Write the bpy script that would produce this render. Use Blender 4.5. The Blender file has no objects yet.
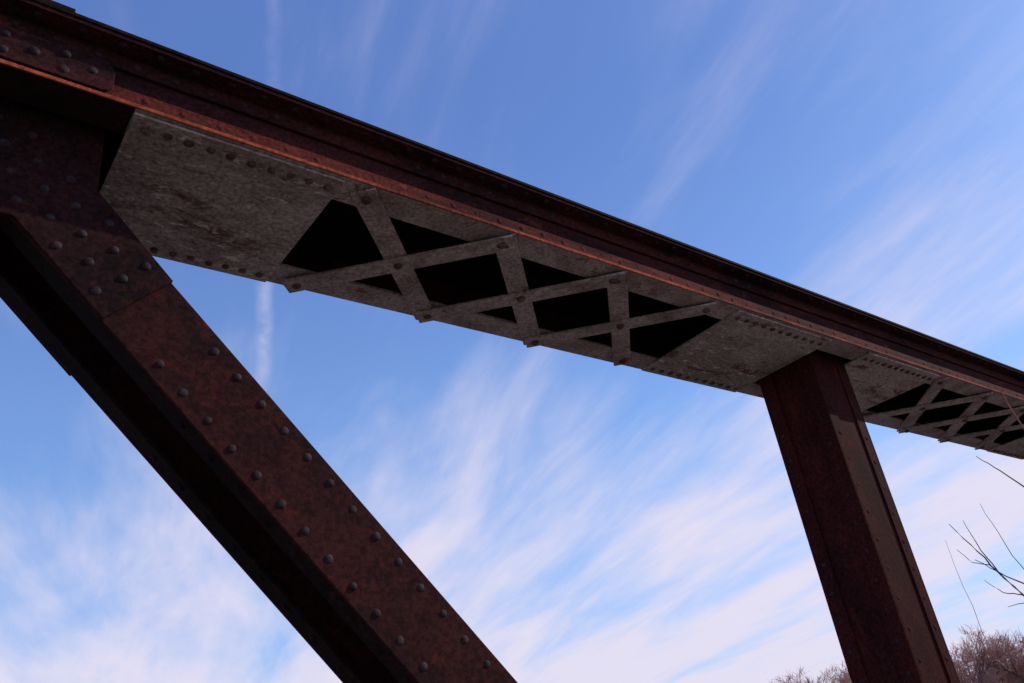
import bpy, bmesh, math, random
from mathutils import Vector, Matrix
random.seed(7)
scene = bpy.context.scene
COL = scene.collection

# ------------------------------------------------------------------ materials
def new_mat(name):
    m = bpy.data.materials.new(name); m.use_nodes = True
    nt = m.node_tree; nt.nodes.clear()
    out = nt.nodes.new('ShaderNodeOutputMaterial')
    b = nt.nodes.new('ShaderNodeBsdfPrincipled')
    nt.links.new(b.outputs[0], out.inputs[0])
    return m, nt, b
def noise(nt, vec, scale, detail=6, rough=0.6, dist=0.0):
    n = nt.nodes.new('ShaderNodeTexNoise')
    n.inputs['Scale'].default_value = scale; n.inputs['Detail'].default_value = detail
    n.inputs['Roughness'].default_value = rough; n.inputs['Distortion'].default_value = dist
    nt.links.new(vec, n.inputs['Vector']); return n.outputs['Fac']
def ramp(nt, fac, p0, p1):
    r = nt.nodes.new('ShaderNodeMapRange'); r.interpolation_type = 'SMOOTHSTEP'
    r.inputs['From Min'].default_value = p0; r.inputs['From Max'].default_value = p1
    nt.links.new(fac, r.inputs['Value']); return r.outputs[0]
def mix(nt, fac, a, b):
    m = nt.nodes.new('ShaderNodeMix'); m.data_type = 'RGBA'
    if isinstance(fac, float): m.inputs[0].default_value = fac
    else: nt.links.new(fac, m.inputs[0])
    for s, v in ((m.inputs[6], a), (m.inputs[7], b)):
        if isinstance(v, tuple): s.default_value = (*v, 1)
        else: nt.links.new(v, s)
    return m.outputs[2]
def mathn(nt, op, a, b=None, c=None):
    m = nt.nodes.new('ShaderNodeMath'); m.operation = op
    for i, v in enumerate((a, b, c)):
        if v is None: continue
        if isinstance(v, (int, float)): m.inputs[i].default_value = v
        else: nt.links.new(v, m.inputs[i])
    return m.outputs[0]
def mapping(nt, vec, scale=(1, 1, 1), rot=(0, 0, 0), loc=(0, 0, 0)):
    m = nt.nodes.new('ShaderNodeMapping')
    m.inputs['Scale'].default_value = scale; m.inputs['Rotation'].default_value = rot
    m.inputs['Location'].default_value = loc
    nt.links.new(vec, m.inputs['Vector']); return m.outputs[0]

def steel(name, base, dark, patch, flake, t_dark=(0.42, 0.62), t_patch=(0.55, 0.70), t_flake=(0.68, 0.76),
          stretch=(1, 1, 1), rough=0.85, bump=0.45, spec=0.04, big=5.0, mid=16.0):
    m, nt, b = new_mat(name)
    tc = nt.nodes.new('ShaderNodeTexCoord').outputs['Object']
    v = mapping(nt, tc, stretch)
    n1 = noise(nt, v, big, 8, 0.65, 0.3)
    n2 = noise(nt, mapping(nt, v, (1, 1, 1), (0, 0, 0), (7, 3, 1)), mid, 8, 0.7, 0.6)
    n3 = noise(nt, tc, 70.0, 5, 0.7)
    n4 = noise(nt, mapping(nt, v, (1, 1, 1), (0, 0, 0), (2, 9, 4)), 34.0, 6, 0.75)
    c = mix(nt, ramp(nt, n1, *t_dark), base, dark)
    c = mix(nt, ramp(nt, n2, *t_patch), c, patch)
    c = mix(nt, ramp(nt, n4, *t_flake), c, flake)
    g = ramp(nt, n3, 0.3, 0.7)
    g2 = mathn(nt, 'MULTIPLY_ADD', g, 0.9, 0.55)
    mm = nt.nodes.new('ShaderNodeVectorMath'); mm.operation = 'SCALE'
    nt.links.new(c, mm.inputs[0]); nt.links.new(g2, mm.inputs['Scale'])
    nt.links.new(mm.outputs[0], b.inputs['Base Color'])
    r = mathn(nt, 'MULTIPLY_ADD', n2, 0.3, rough - 0.15)
    nt.links.new(r, b.inputs['Roughness'])
    b.inputs['Specular IOR Level'].default_value = spec
    bp = nt.nodes.new('ShaderNodeBump'); bp.inputs['Strength'].default_value = bump
    bp.inputs['Distance'].default_value = 0.004
    h = mathn(nt, 'ADD', mathn(nt, 'MULTIPLY', n3, 0.5), n4)
    nt.links.new(h, bp.inputs['Height']); nt.links.new(bp.outputs[0], b.inputs['Normal'])
    return m

M_RED = steel('rusted_red_steel', (0.046, 0.013, 0.012), (0.021, 0.009, 0.009), (0.082, 0.018, 0.014), (0.08, 0.048, 0.05), stretch=(0.7, 1, 1), mid=13, t_dark=(0.38, 0.68), t_patch=(0.52, 0.74))
M_GUS = steel('shadowed_gusset_steel', (0.030, 0.011, 0.011), (0.015, 0.008, 0.008), (0.05, 0.014, 0.012), (0.05, 0.035, 0.037), mid=13)  # rusty steel with the joint's shade darkened into its colour
M_POST = steel('dark_red_post_steel', (0.050, 0.011, 0.010), (0.026, 0.008, 0.008), (0.085, 0.016, 0.012), (0.07, 0.04, 0.04), stretch=(1, 1, 0.4), mid=11, t_dark=(0.38, 0.7), t_patch=(0.52, 0.75))
M_WEB = steel('rusted_web_steel', (0.056, 0.016, 0.015), (0.022, 0.010, 0.010), (0.11, 0.027, 0.020), (0.10, 0.062, 0.06), stretch=(0.35, 1, 1))
M_LEG = steel('rusted_leg_steel', (0.12, 0.025, 0.019), (0.050, 0.014, 0.012), (0.20, 0.048, 0.028), (0.12, 0.055, 0.045), stretch=(0.35, 1, 1))
M_EDGE = steel('sunlit_rust_edge', (0.36, 0.080, 0.038), (0.13, 0.034, 0.02), (0.42, 0.12, 0.06), (0.2, 0.12, 0.09), stretch=(0.4, 1, 1))  # sunlight on the lower chord edge painted in as bright orange
M_DARK = steel('shaded_weathered_steel', (0.017, 0.010, 0.010), (0.010, 0.007, 0.007), (0.034, 0.013, 0.011), (0.03, 0.026, 0.026))  # rusty steel, colour darkened to stand for shade on undersides and backs
M_GREY = steel('peeling_grey_paint', (0.42, 0.345, 0.315), (0.29, 0.225, 0.205), (0.17, 0.090, 0.072), (0.66, 0.56, 0.49),
               t_dark=(0.42, 0.62), t_patch=(0.53, 0.64), t_flake=(0.56, 0.64), stretch=(0.45, 1, 1), rough=0.9, spec=0.12, mid=11, big=3.2)
M_BAR = steel('weathered_bar_paint', (0.42, 0.335, 0.31), (0.28, 0.21, 0.19), (0.20, 0.105, 0.085), (0.50, 0.41, 0.37),
              t_patch=(0.54, 0.68), rough=0.9, spec=0.12)
M_RIV = steel('blue_grey_rivets', (0.036, 0.022, 0.025), (0.022, 0.014, 0.016), (0.06, 0.020, 0.018), (0.075, 0.06, 0.065), spec=0.15, rough=0.75)
M_RIVG = steel('rust_stained_rivets', (0.15, 0.09, 0.076), (0.08, 0.047, 0.04), (0.16, 0.065, 0.045), (0.25, 0.2, 0.18))

def simple(name, c0, c1, scale, rough=0.9, bump=0.0):
    m, nt, b = new_mat(name)
    tc = nt.nodes.new('ShaderNodeTexCoord').outputs['Object']
    n = noise(nt, tc, scale, 8, 0.65)
    nt.links.new(mix(nt, ramp(nt, n, 0.35, 0.65), c0, c1), b.inputs['Base Color'])
    b.inputs['Roughness'].default_value = rough
    if bump:
        bp = nt.nodes.new('ShaderNodeBump'); bp.inputs['Strength'].default_value = bump
        nt.links.new(n, bp.inputs['Height']); nt.links.new(bp.outputs[0], b.inputs['Normal'])
    return m
M_GROUND = simple('dry_grass_ground', (0.170, 0.132, 0.105), (0.12, 0.098, 0.078), 0.8, 1.0, 0.4)
M_BARK = simple('grey_bark', (0.24, 0.15, 0.125), (0.17, 0.11, 0.09), 3.0)
M_TWIG = simple('reddish_twigs', (0.50, 0.28, 0.23), (0.40, 0.21, 0.17), 0.6)
M_NEAR = simple('dark_twig_bark', (0.030, 0.020, 0.022), (0.05, 0.03, 0.03), 12)
M_REDTWIG = simple('red_twig_bark', (0.40, 0.16, 0.12), (0.30, 0.11, 0.09), 12)
M_CONC = simple('weathered_concrete', (0.32, 0.30, 0.27), (0.22, 0.21, 0.19), 2.5, 0.9, 0.3)

# ------------------------------------------------------------------ mesh helpers
def hexa(bm, pts):
    v = [bm.verts.new(p) for p in pts]
    for f in ((3, 2, 1, 0), (4, 5, 6, 7), (0, 1, 5, 4), (1, 2, 6, 5), (2, 3, 7, 6), (3, 0, 4, 7)):
        bm.faces.new([v[i] for i in f])
def box(bm, x0, x1, y0, y1, z0, z1):
    hexa(bm, [(x0, y0, z0), (x1, y0, z0), (x1, y1, z0), (x0, y1, z0), (x0, y0, z1), (x1, y0, z1), (x1, y1, z1), (x0, y1, z1)])
def prism(bm, poly, y0, y1):
    a = [bm.verts.new((x, y0, z)) for x, z in poly]
    b = [bm.verts.new((x, y1, z)) for x, z in poly]
    bm.faces.new(a); bm.faces.new(b[::-1])
    n = len(poly)
    for i in range(n):
        j = (i + 1) % n
        bm.faces.new((a[j], a[i], b[i], b[j]))
def rivet(bm, p, n, r=0.0135, h=0.008, seg=10, mi=1):
    p = Vector(p); n = Vector(n).normalized()
    t = n.orthogonal().normalized(); s = n.cross(t)
    r *= random.uniform(0.88, 1.06); h *= random.uniform(0.6, 1.1)
    p = p + (t * random.uniform(-1, 1) + s * random.uniform(-1, 1)) * 0.0025 - n * 0.001
    rings = []
    for rr, hh in ((1, 0), (0.93, 0.42), (0.68, 0.8), (0.32, 0.98)):
        rings.append([bm.verts.new(p + (t * math.cos(a) + s * math.sin(a)) * r * rr + n * h * hh)
                      for a in (2 * math.pi * k / seg for k in range(seg))])
    for A, B in zip(rings, rings[1:]):
        for i in range(seg):
            f = bm.faces.new((A[i], A[(i + 1) % seg], B[(i + 1) % seg], B[i])); f.smooth = True; f.material_index = mi
    f = bm.faces.new(rings[-1]); f.smooth = True; f.material_index = mi
def frange(a, b, step, jitter=0.0):
    n = max(1, int(round((b - a) / step)))
    return [a + (b - a) * (i + 0.5) / n for i in range(n)]
def tube(bm, pts, rads, sides=5):
    rings = []
    for i, p in enumerate(pts):
        d = (Vector(pts[min(i + 1, len(pts) - 1)]) - Vector(pts[max(i - 1, 0)])).normalized()
        t = d.orthogonal().normalized(); s = d.cross(t)
        rings.append([bm.verts.new(Vector(p) + (t * math.cos(2 * math.pi * k / sides) + s * math.sin(2 * math.pi * k / sides)) * rads[i]) for k in range(sides)])
    for A, B in zip(rings, rings[1:]):
        for i in range(sides):
            f = bm.faces.new((A[i], A[(i + 1) % sides], B[(i + 1) % sides], B[i])); f.smooth = True
def finish(bm, name, mat, parent=None, offset=(0, 0, 0), bevel=0.0, recalc=False, label=None):
    if recalc: bmesh.ops.recalc_face_normals(bm, faces=bm.faces)
    me = bpy.data.meshes.new(name); bm.to_mesh(me); bm.free()
    for m in (mat if isinstance(mat, (list, tuple)) else [mat]): me.materials.append(m)
    ob = bpy.data.objects.new(name, me); COL.objects.link(ob)
    if parent: ob.parent = parent
    ob.location = offset
    if bevel:
        md = ob.modifiers.new('bevel', 'BEVEL'); md.width = bevel; md.segments = 2
        md.limit_method = 'ANGLE'; md.angle_limit = math.radians(60)
    if label: ob['label'] = label
    return ob

# ------------------------------------------------------------------ truss bridge
BASE = Vector((4.03, 2.22, -2.9))
truss = bpy.data.objects.new('truss_bridge', None); COL.objects.link(truss)
truss.location = BASE; truss.empty_display_size = 0.5
truss['label'] = 'rusty riveted steel truss with laced top chord against the sky'
truss['category'] = 'bridge'
OFF = -BASE

YN, YF = 1.900, 2.546        # near / far web planes
YC = (YN + YF) / 2
ZB, ZT = 1.80, 2.00
X0, X1 = -4.6, 12.4
PANEL = 4.03
NODES = [-PANEL - 0.0, 0.0, PANEL, 2 * PANEL, 3 * PANEL]

# --- top chord body: webs + corner angles
bm = bmesh.new()
for sgn in (1, -1):
    def Y(y): return y if sgn == 1 else 2 * YC - y
    def yb(x0, x1, a, b, z0, z1):
        a, b = Y(a), Y(b)
        box(bm, x0, x1, min(a, b), max(a, b), z0, z1)
    yb(X0, X1, YN, YN + 0.012, ZB + 0.002, ZT - 0.002)           # web
    yb(X0, X1, YN - 0.012, YN - 0.001, ZT - 0.068, ZT - 0.0125)      # top angle, vertical leg
    yb(X0, X1, YN - 0.072, YN - 0.001, ZT - 0.012, ZT)           # top angle, outstanding leg
    for x in frange(X0, X1, 0.105):
        rivet(bm, (x, Y(YN - 0.012), ZT - 0.04), (0, -sgn, 0), 0.012, 0.006)
        rivet(bm, (x + 0.05, Y(YN - 0.045), ZT - 0.012), (0, 0, -1), 0.014, 0.009)
top_chord = finish(bm, 'top_chord', [M_WEB, M_RIV], truss, OFF, 0.0015)
def sub(bm, name, mat, parent, bevel=0.0015, **k): return finish(bm, name, mat, parent, (0, 0, 0), bevel, **k)

for sgn, nm in ((1, 'n'), (-1, 'f')):
    bm = bmesh.new()
    def Y(y): return y if sgn == 1 else 2 * YC - y
    def yb(x0, x1, a, b, z0, z1):
        a, b = Y(a), Y(b); box(bm, x0, x1, min(a, b), max(a, b), z0, z1)
    yb(X0, X1, YN - 0.013, YN - 0.001, ZB + 0.0125, ZB + 0.062)
    for x in frange(X0, X1, 0.105):
        rivet(bm, (x + 0.03, Y(YN - 0.013), ZB + 0.038), (0, -sgn, 0), 0.0115, 0.0035, mi=0)
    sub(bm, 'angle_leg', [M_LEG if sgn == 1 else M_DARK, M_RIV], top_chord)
    for xa, xb, mt_ in ((X0, 0.388, M_GUS), (0.388, X1, M_BAR)):  # left run gets the dark steel: shadow by the joint painted in
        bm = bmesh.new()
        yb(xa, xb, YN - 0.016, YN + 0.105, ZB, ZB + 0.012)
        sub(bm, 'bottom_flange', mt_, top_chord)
    if sgn == 1:
        bm = bmesh.new()
        box(bm, X0, X1, YN - 0.022, YN - 0.0165, ZB - 0.001, ZB + 0.0125)
        sub(bm, 'flange_lip', M_EDGE, top_chord)  # thin strip carrying the painted sunlit line

# cover plate
bm = bmesh.new()
box(bm, X0, X1, YN - 0.077, YF + 0.077, ZT + 0.001, ZT + 0.014)
for x in frange(X0, X1, 0.105):
    for y in (YN - 0.045, YF + 0.045):
        rivet(bm, (x + 0.05, y, ZT + 0.014), (0, 0, 1), 0.014, 0.009, 8)
sub(bm, 'cover_plate', [M_DARK, M_DARK], top_chord)
for xa, xb in ((-1.1, 0.2), (PANEL * 2 - 0.6, PANEL * 2 + 0.6)):
    bm = bmesh.new()
    box(bm, xa, xb, YN - 0.074, YF + 0.074, ZT + 0.0145, ZT + 0.030)
    for x in frange(xa, xb, 0.105):
        rivet(bm, (x, YN - 0.045, ZT + 0.030), (0, 0, 1), 0.015, 0.011, 8)
    sub(bm, 'splice_plate', [M_DARK, M_DARK], top_chord)

# web splice plates with rounded corners
def rounded(x0, x1, z0, z1, r, n=5):
    pts = []
    for cx, cz, a0 in ((x1 - r, z0 + r, -90), (x1 - r, z1 - r, 0), (x0 + r, z1 - r, 90), (x0 + r, z0 + r, 180)):
        for k in range(n + 1):
            a = math.radians(a0 + 90 * k / n)
            pts.append((cx + r * math.cos(a), cz + r * math.sin(a)))
    return pts
for xa, xb in ((-1.0, 0.325), (2 * PANEL - 0.5, 2 * PANEL + 0.5)):
    bm = bmesh.new()
    prism(bm, rounded(xa, xb, ZB + 0.018, ZT - 0.072, 0.035), YN - 0.026, YN - 0.0135)
    bmesh.ops.recalc_face_normals(bm, faces=bm.faces)
    for i, x in enumerate(frange(xa + 0.02, xb - 0.02, 0.072)):
        for z in ((ZB + 0.045, ZT - 0.10) if i % 2 == 0 else (ZB + 0.073,)):
            rivet(bm, (x, YN - 0.026, z), (0, -1, 0), 0.014, 0.008)
    sub(bm, 'splice_plate', [M_WEB, M_RIV], top_chord)

# tie plates on the underside
def tie_plate(xa, xb):
    bm = bmesh.new()
    box(bm, xa, xb, YN - 0.004, YF + 0.010, ZB - 0.011, ZB - 0.001)
    zz = ZB - 0.011
    for x in frange(xa + 0.01, xb - 0.01, 0.066):
        rivet(bm, (x, YN + 0.045, zz), (0, 0, -1), 0.015, 0.012)
        rivet(bm, (x, YF - 0.030, zz), (0, 0, -1), 0.015, 0.012)
    return sub(bm, 'tie_plate', [M_GREY, M_RIVG], top_chord)
for n in NODES:
    if n == PANEL or n == 3 * PANEL or n == -PANEL:
        tie_plate(n - 0.95, n - 0.18); tie_plate(n + 0.18, n + 0.97)
    else:
        tie_plate(n - 1.04, n - 0.60 if n == 0 else n - 0.39); tie_plate(n + 0.39, n + 1.04)

# lattice bars
def lattice(xa, ya, xb, yb_, z, w=0.088, t=0.010):
    bm = bmesh.new()
    a = Vector((xa, ya, z)); b = Vector((xb, yb_, z)); d = (b - a).normalized(); s = Vector((-d.y, d.x, 0))
    a2, b2 = a - d * 0.045, b + d * 0.045
    hexa(bm, [a2 - s * w / 2, b2 - s * w / 2, b2 + s * w / 2, a2 + s * w / 2,
              a2 - s * w / 2 + Vector((0, 0, t)), b2 - s * w / 2 + Vector((0, 0, t)), b2 + s * w / 2 + Vector((0, 0, t)), a2 + s * w / 2 + Vector((0, 0, t))])
    bmesh.ops.recalc_face_normals(bm, faces=bm.faces)
    for p in (a, b, (a + b) / 2):
        rivet(bm, p, (0, 0, -1), 0.020, 0.015)
    return sub(bm, 'lattice_bar', [M_BAR, M_RIVG], top_chord)
BAY = (2.905 - 1.135) / 3
for start in (-PANEL * 2 + 1.135 + 0.0, -PANEL + 1.0, 1.135, PANEL + 1.06, 2 * PANEL + 1.135):
    if start < -3.6: continue
    for k in range(3):
        xa, xb = start + k * BAY + 0.01, start + (k + 1) * BAY - 0.01
        lattice(xa, YN + 0.045, xb, YF - 0.035, ZB - 0.0115)
        lattice(xa, YF - 0.035, xb, YN + 0.045, ZB - 0.0225)

# --- diagonals
MY0, MY1 = 2.050, 2.390
NX, NZ = 0.7297, 0.6838
DXd, DZd = 0.6838, -0.7297
N0, N1 = 1.106, 1.339
XC = -0.11
def diag_pt(s, n, y, mirror=None):
    x = n * NX + s * DXd; z = n * NZ + s * DZd
    if mirror is not None: x = 2 * mirror - x
    return Vector((x, y, z))
def diagonal(mirror, shift=0.0):
    bm = bmesh.new()
    S0, S1 = -1.28, 4.65
    def db(s0, s1, n0, n1, y0, y1, b):
        P = lambda s, n, y: diag_pt(s, n, y, mirror) + Vector((shift, 0, 0))
        hexa(b, [P(s0, n0, y0), P(s1, n0, y0), P(s1, n0, y1), P(s0, n0, y1), P(s0, n1, y0), P(s1, n1, y0), P(s1, n1, y1), P(s0, n1, y1)])
    def rv(s, n, y, nv, r=0.0135, h=0.007, b=None):
        v = Vector(nv)
        if mirror is not None: v.x = -v.x
        rivet(b, diag_pt(s, n, y, mirror) + Vector((shift, 0, 0)), v, r, h)
    db(S0, S1, N0, N1, MY0, MY0 + 0.012, bm)
    db(S0, S1, N0, N1, MY1 - 0.012, MY1, bm)
    bmesh.ops.recalc_face_normals(bm, faces=bm.faces)
    for i, s in enumerate(frange(S0 + 0.80, S1, 0.098)):
        rv(s, N0 + 0.040, MY0, (0, -1, 0), b=bm); rv(s + 0.048, N1 - 0.038, MY0, (0, -1, 0), b=bm)
    ob = finish(bm, 'diagonal_brace', [M_RED, M_RIV], truss, OFF, 0.0015)
    bm = bmesh.new()
    db(S0, S1, N1 - 0.012, N1 - 0.0005, MY0 + 0.0125, MY1 - 0.0125, bm)
    sub(bm, 'cover_plate', M_DARK, ob, recalc=True)
    bm = bmesh.new()
    db(S0, S1, N0 + 0.0005, N0 + 0.012, MY0 + 0.0125, MY0 + 0.085, bm)
    db(S0, S1, N0 + 0.0005, N0 + 0.012, MY1 - 0.085, MY1 - 0.0125, bm)
    bmesh.ops.recalc_face_normals(bm, faces=bm.faces)
    for i, s in enumerate(frange(S0 + 0.95, S1, 0.115)):
        rv(s, N0, MY0 + 0.05, (-NX, 0, -NZ), 0.013, 0.007, bm)
        rv(s, N0, MY1 - 0.05, (-NX, 0, -NZ), 0.013, 0.007, bm)
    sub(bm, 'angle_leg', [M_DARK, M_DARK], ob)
    for s in (1.9, 3.0, 4.2):
        bm = bmesh.new()
        db(s, s + 0.32, N0 - 0.009, N0, MY0 + 0.02, MY1 + 0.006, bm)
        bmesh.ops.recalc_face_normals(bm, faces=bm.faces)
        for q in frange(s, s + 0.32, 0.08):
            rv(q, N0 - 0.009, MY0 + 0.055, (-NX, 0, -NZ), 0.014, 0.009, bm)
            rv(q, N0 - 0.009, MY1 - 0.05, (-NX, 0, -NZ), 0.014, 0.009, bm)
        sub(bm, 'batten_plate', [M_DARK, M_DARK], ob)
    return ob
d1 = diagonal(None)
d2 = diagonal(XC)
d3 = diagonal(PANEL)
d4 = diagonal(None, 2 * PANEL)

# --- gussets at the joints
def gusset(cx, parent):
    o = cx - XC
    P = [(0.345, 1.96), (0.345, 1.602)]
    e1 = diag_pt(-0.6080, N1 + 0.000, 0); e0 = diag_pt(-0.6080, N0, 0)
    P += [(e1.x, e1.z), (e0.x, e0.z), (0.156, 1.452)]
    poly = [(x + o, z) for x, z in P]
    poly += [(2 * cx - (x + o), z) for x, z in P[::-1]]
    for y0, y1, sy in ((MY0 - 0.0125, MY0 - 0.0005, -1), (MY1 + 0.0005, MY1 + 0.012, 1)):
        bm = bmesh.new(); prism(bm, poly, y0, y1)
        bmesh.ops.recalc_face_normals(bm, faces=bm.faces)
        yy = y0 if sy < 0 else y1
        if sy < 0:
            for m in (1, -1):
                for i, s in enumerate(frange(-1.42, -0.64, 0.078)):
                    for n in ((N0 + 0.035, N0 + 0.117, N1 - 0.035) if i % 2 else (N0 + 0.076, N0 + 0.157)):
                        p = diag_pt(s, n, 0)
                        if p.z > 1.93 or p.x < 0.03: continue
                        x = p.x + o if m == 1 else 2 * cx - (p.x + o)
                        rivet(bm, (x, yy, p.z), (0, sy, 0), 0.0135, 0.0075)
            for x in (-0.06, 0.02, 0.1): rivet(bm, (cx + x, yy, 1.49), (0, sy, 0))
        sub(bm, 'gusset_plate', [M_GUS, M_RIV] if sy < 0 else [M_DARK, M_DARK], parent)
gusset(XC, d1)
gusset(2 * PANEL + XC + 0.11, d3)

# --- vertical posts
def post(cx):
    xa, xb = cx - 0.175, cx + 0.17
    zt, zb = 1.97, -2.4
    bm = bmesh.new()
    box(bm, xa + 0.012, xb - 0.012, MY0 + 0.008, MY0 + 0.02, zb, zt)
    box(bm, xa + 0.012, xb - 0.012, MY1 - 0.02, MY1 - 0.008, zb, zt)
    box(bm, xa + 0.010, xa + 0.022, MY0 + 0.0205, MY1 - 0.0205, zb, zt)
    box(bm, xb - 0.022, xb - 0.010, MY0 + 0.0205, MY1 - 0.0205, zb, zt)
    for sx in (1, -1):
        for sy in (1, -1):
            X_ = lambda v: (xa + v) if sx == 1 else (xb - v)
            Y_ = lambda v: (MY0 + v) if sy == 1 else (MY1 - v)
            a, b = sorted((X_(0), X_(0.010))); c, d = sorted((Y_(0), Y_(0.085)))
            box(bm, a, b, c, d, zb, zt)
            a, b = sorted((X_(0.0105), X_(0.085))); c, d = sorted((Y_(0), Y_(0.0075)))
            box(bm, a, b, c, d, zb, zt)
    for z in frange(zb, 1.78, 0.14):
        for y in (MY0 + 0.048, MY1 - 0.045):
            rivet(bm, (xa, y, z), (-1, 0, 0), 0.012, 0.006)
            rivet(bm, (xb, y, z), (1, 0, 0), 0.012, 0.006)
        for x in (xa + 0.05, xb - 0.05):
            rivet(bm, (x, MY0, z + 0.05), (0, -1, 0), 0.012, 0.004, mi=0)
    return finish(bm, 'vertical_post', [M_POST, M_RIV], truss, OFF, 0.002)
for cx in (-PANEL - 0.0, PANEL + 0.0, 3 * PANEL - 0.0):
    p = post(cx)

# --- bottom chord
bm = bmesh.new()
for y0, y1 in ((MY0 - 0.04, MY0 - 0.022), (MY1 + 0.022, MY1 + 0.04)):
    box(bm, X0, X1, y0, y1, -2.66, -2.36)
for y0, y1 in ((MY0 - 0.11, MY0 - 0.0405), (MY1 + 0.0405, MY1 + 0.11)):
    box(bm, X0, X1, y0, y1, -2.372, -2.36); box(bm, X0, X1, y0, y1, -2.66, -2.648)
for x in frange(X0, X1, 0.13):
    rivet(bm, (x, MY0 - 0.04, -2.42), (0, -1, 0)); rivet(bm, (x, MY0 - 0.04, -2.60), (0, -1, 0))
finish(bm, 'bottom_chord', [M_RED, M_RIV], truss, OFF, 0.0015)

for i, x in enumerate((-PANEL, 3 * PANEL)):
    bm = bmesh.new()
    hexa(bm, [(-0.5, -0.5, 0), (0.5, -0.5, 0), (0.5, 0.5, 0), (-0.5, 0.5, 0), (-0.4, -0.4, 0.235), (0.4, -0.4, 0.235), (0.4, 0.4, 0.235), (-0.4, 0.4, 0.235)])
    o = finish(bm, 'concrete_pedestal', M_CONC, None, (x, YC, -2.9), 0.02)
    o['label'] = 'low weathered concrete block carrying the steel truss'; o['category'] = 'pedestal'
    o['group'] = 'concrete pedestals under the truss'

# ------------------------------------------------------------------ ground
bm = bmesh.new()
bmesh.ops.create_grid(bm, x_segments=60, y_segments=60, size=1500)
for v in bm.verts:
    r = v.co.length
    if r > 120: v.co.z = 0.8 * math.sin(v.co.x * 0.013) * math.cos(v.co.y * 0.011)
g = finish(bm, 'ground', M_GROUND, None, (0, 0, -2.9))
g['kind'] = 'structure'; g['label'] = 'dry winter grass field stretching to the horizon'

# ------------------------------------------------------------------ far bare trees
def tree_mesh(seed):
    rnd = random.Random(seed)
    bt, bc = bmesh.new(), bmesh.new()
    def grow(p, d, L, r, lvl):
        pts = [p]; rads = [r]; q = p.copy(); dd = d.copy()
        n = 3 if lvl < 4 else 2
        for i in range(n):
            dd = (dd + Vector((rnd.gauss(0, .16), rnd.gauss(0, .16), rnd.gauss(0.05, .08)))).normalized()
            q = q + dd * (L / n); pts.append(q.copy()); rads.append(r * (1 - 0.55 * (i + 1) / n))
        tube(bt if lvl < 3 else bc, pts, rads, 5 if lvl < 2 else 3)
        if lvl >= 5: return
        kids = (6, 5, 5, 4, 4)[lvl]
        for k in range(kids):
            t = rnd.uniform(0.3, 1.0)
            idx = min(int(t * n), n - 1); f = t * n - idx
            s = pts[idx].lerp(pts[idx + 1], f)
            ang = rnd.uniform(0, 6.283); tilt = rnd.uniform(0.4, 0.85)
            t1 = dd.orthogonal().normalized(); t2 = dd.cross(t1)
            nd = (dd * math.cos(tilt) + (t1 * math.cos(ang) + t2 * math.sin(ang)) * math.sin(tilt)).normalized()
            nd.z += 0.16; nd.normalize()
            grow(s, nd, L * rnd.uniform(0.52, 0.75), max(r * 0.5, 0.015), lvl + 1)
    grow(Vector((0, 0, -0.1)), Vector((0, 0, 1)), 4.2, 0.2, 0)
    mt = bpy.data.meshes.new('trunk'); bt.to_mesh(mt); bt.free(); mt.materials.append(M_BARK)
    mc = bpy.data.meshes.new('crown'); bc.to_mesh(mc); bc.free(); mc.materials.append(M_TWIG)
    top = max(v.co.z for v in mc.vertices)
    return mt, mc, top
variants = [tree_mesh(s) for s in (3, 11, 29)]
rt = random.Random(5)
for i in range(27):
    az = math.radians(13 + i * 0.86 + rt.uniform(-0.25, 0.25))
    dist = rt.uniform(92, 112)
    e = bpy.data.objects.new('bare_tree', None); COL.objects.link(e)
    e.location = (dist * math.cos(az), dist * math.sin(az), -2.9)
    mt, mc, top = variants[i % 3]
    H = dist * math.tan(math.radians(rt.uniform(3.5, 4.3))) + 2.9      # mixed tree heights
    sc = H / top
    e.rotation_euler = (0, 0, rt.uniform(0, 6.28)); e.scale = (sc * 1.15, sc * 1.15, sc)
    e['label'] = 'leafless winter tree with reddish brown twigs on the horizon'
    e['category'] = 'tree'; e['group'] = 'bare trees along the far field edge'
    for nm, me in (('trunk', mt), ('crown', mc)):
        o = bpy.data.objects.new(nm, me); COL.objects.link(o); o.parent = e

# ------------------------------------------------------------------ near sapling
sap = bpy.data.objects.new('bare_sapling', None); COL.objects.link(sap); sb = Vector((4.8, 1.33, -2.9))
sap.location = sb
sap['label'] = 'thin leafless sapling reaching its twigs beside the rusty truss'; sap['category'] = 'tree'
def spart(name, polys, mat):
    bm = bmesh.new()
    for pts, r0, r1 in polys:
        P = [Vector(p) for p in pts]; Q = []
        for a, b in zip(P, P[1:]):
            for k in range(4):
                q = a.lerp(b, k / 4)
                if k: q += Vector((random.gauss(0, 1), random.gauss(0, 1), random.gauss(0, 1))) * (b - a).length * 0.012
                Q.append(q)
        Q.append(P[-1])
        tube(bm, Q, [r0 + (r1 - r0) * i / (len(Q) - 1) for i in range(len(Q))], 6)
    return finish(bm, name, mat, sap, -sb)
spart('trunk', [([(4.8, 1.33, -2.95), (4.78, 1.30, -1.6), (4.70, 1.32, -0.5), (4.66, 1.30, 0.25), (4.52, 1.27, 0.62)], 0.03, 0.008)], M_NEAR)
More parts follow.
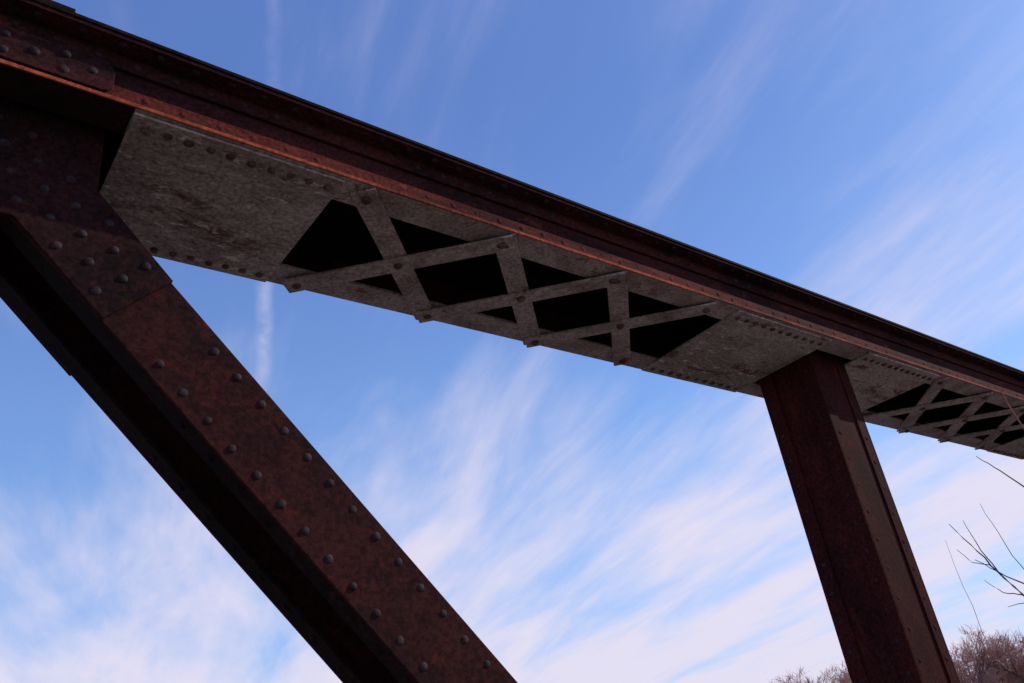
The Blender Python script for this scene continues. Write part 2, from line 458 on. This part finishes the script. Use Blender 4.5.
spart('branch', [([(4.68, 1.31, -0.2), (4.35, 1.44, 0.15), (4.08, 1.54, 0.33), (3.93, 1.57, 0.47), (3.82, 1.59, 0.59), (3.70, 1.61, 0.71)], 0.008, 0.0014),
                 ([(3.93, 1.57, 0.47), (3.88, 1.60, 0.60), (3.87, 1.62, 0.74)], 0.003, 0.001),
                 ([(4.00, 1.555, 0.40), (3.93, 1.60, 0.42), (3.87, 1.63, 0.48)], 0.0025, 0.001),
                 ([(3.87, 1.58, 0.53), (3.80, 1.62, 0.55), (3.75, 1.64, 0.61)], 0.002, 0.001)], M_NEAR)
spart('branch', [([(4.66, 1.30, 0.0), (4.3, 1.42, 0.28), (4.06, 1.505, 0.41), (3.92, 1.56, 0.48), (3.81, 1.61, 0.56)], 0.006, 0.0014),
                 ([(4.06, 1.505, 0.41), (3.97, 1.53, 0.62), (3.94, 1.55, 0.80)], 0.002, 0.0008),
                 ([(4.15, 1.475, 0.36), (4.02, 1.55, 0.37), (3.92, 1.60, 0.36)], 0.003, 0.001)], M_NEAR)
spart('branch', [([(4.66, 1.30, 0.2), (4.3, 1.30, 0.58), (3.99, 1.325, 0.757), (3.83, 1.375, 0.88), (3.74, 1.41, 0.95)], 0.006, 0.0014)], M_NEAR)
spart('branch', [([(4.52, 1.27, 0.6), (4.15, 1.25, 0.75), (3.93, 1.24, 0.955), (3.77, 1.22, 1.18)], 0.006, 0.0028)], M_REDTWIG)
spart('branch', [([(4.76, 1.31, -1.3), (4.35, 1.62, -0.75), (4.0, 1.72, -0.2), (3.8, 1.69, 0.277), (3.61, 1.61, 0.636)], 0.003, 0.0006)], M_REDTWIG)

# ------------------------------------------------------------------ sun + world
SUN_AZ, SUN_EL = math.radians(-18), math.radians(33)
sd = Vector((math.cos(SUN_EL) * math.cos(SUN_AZ), math.cos(SUN_EL) * math.sin(SUN_AZ), math.sin(SUN_EL)))
L = bpy.data.lights.new('sun', 'SUN'); L.energy = 3.4; L.angle = math.radians(0.5); L.color = (1.0, 0.90, 0.79)
lo = bpy.data.objects.new('sun', L); COL.objects.link(lo); lo.rotation_euler = sd.to_track_quat('Z', 'Y').to_euler()

w = bpy.data.worlds.new('World'); scene.world = w; w.use_nodes = True
nt = w.node_tree; nt.nodes.clear()
out = nt.nodes.new('ShaderNodeOutputWorld'); bg = nt.nodes.new('ShaderNodeBackground'); nt.links.new(bg.outputs[0], out.inputs[0])
bg.inputs['Strength'].default_value = 0.1
sky = nt.nodes.new('ShaderNodeTexSky'); sky.sky_type = 'NISHITA'; sky.sun_disc = False
sky.sun_elevation = SUN_EL; sky.sun_rotation = math.pi / 2 - SUN_AZ
D = nt.nodes.new('ShaderNodeTexCoord').outputs['Generated']
sep = nt.nodes.new('ShaderNodeSeparateXYZ'); nt.links.new(D, sep.inputs[0])
zc = mathn(nt, 'MAXIMUM', mathn(nt, 'ADD', sep.outputs[2], 0.12), 0.02)
px = mathn(nt, 'DIVIDE', sep.outputs[0], zc); py = mathn(nt, 'DIVIDE', sep.outputs[1], zc)
cmb = nt.nodes.new('ShaderNodeCombineXYZ'); nt.links.new(px, cmb.inputs[0]); nt.links.new(py, cmb.inputs[1])
P = cmb.outputs[0]
ang = math.radians(73)
st = mapping(nt, P, (1, 1, 1), (0, 0, -ang))
fine = noise(nt, mapping(nt, st, (0.6, 2.4, 1)), 1.5, 10, 0.60, 0.35)
broad = noise(nt, mapping(nt, st, (0.5, 1.3, 1), (0, 0, 0), (3.1, 1.7, 0)), 1.0, 5, 0.5, 0.3)
low = ramp(nt, sep.outputs[2], 0.58, 0.04)
cov = mathn(nt, 'ADD', mathn(nt, 'MULTIPLY', fine, 0.62), mathn(nt, 'MULTIPLY', broad, 0.90))
cov = mathn(nt, 'ADD', cov, mathn(nt, 'MULTIPLY', low, 0.40))
cl = ramp(nt, cov, 0.77, 1.26)
a = Vector((289.5, 719.8, 380.6)).normalized(); b_ = Vector((230.5, 543.7, 706.7)).normalized()
nn = a.cross(b_).normalized()
dp = nt.nodes.new('ShaderNodeVectorMath'); dp.operation = 'DOT_PRODUCT'
nt.links.new(D, dp.inputs[0]); dp.inputs[1].default_value = nn
wob = noise(nt, D, 14, 4, 0.6)
dd = mathn(nt, 'ABSOLUTE', mathn(nt, 'ADD', dp.outputs['Value'], mathn(nt, 'MULTIPLY', mathn(nt, 'SUBTRACT', wob, 0.5), 0.016)))
tr = mathn(nt, 'MULTIPLY', ramp(nt, dd, 0.013, 0.0), ramp(nt, noise(nt, D, 22, 5, 0.65), 0.20, 0.75))
fade = mathn(nt, 'MULTIPLY_ADD', ramp(nt, sep.outputs[2], 0.72, 0.55), 0.36, 0.12)
tr = mathn(nt, 'MULTIPLY', tr, mathn(nt, 'MULTIPLY', ramp(nt, sep.outputs[2], 0.41, 0.49), fade))
cl2 = mathn(nt, 'MINIMUM', mathn(nt, 'ADD', cl, tr), 0.95)
tint = nt.nodes.new('ShaderNodeMix'); tint.data_type = 'RGBA'; tint.blend_type = 'MULTIPLY'; tint.inputs[0].default_value = 1
nt.links.new(sky.outputs[0], tint.inputs[6]); tint.inputs[7].default_value = (1.05, 1.5, 2.25, 1)
grad = mix(nt, ramp(nt, sep.outputs[2], 0.15, 0.72), (2.7, 4.6, 8.4), (1.15, 2.05, 5.4))
base = mix(nt, 0.65, tint.outputs[2], grad)
final = mix(nt, cl2, base, (8.0, 7.5, 9.0))
nt.links.new(final, bg.inputs['Color'])

# ------------------------------------------------------------------ camera
cx = Vector((1128, -263, -826)).normalized()
cz = Vector((-243, 1550, -826)); cz = (cz - cx * cz.dot(cx)).normalized()
cy = cz.cross(cx)
R = Matrix((cx, cy, cz))
cam = bpy.data.cameras.new('camera'); cam.sensor_width = 36; cam.lens = 36 * 826 / 1024; cam.clip_end = 5000; cam.clip_start = 0.02
co = bpy.data.objects.new('camera', cam); COL.objects.link(co); co.matrix_world = R.to_4x4()
scene.camera = co
scene.view_settings.view_transform = 'Standard'; scene.view_settings.look = 'None'; scene.view_settings.exposure = 0
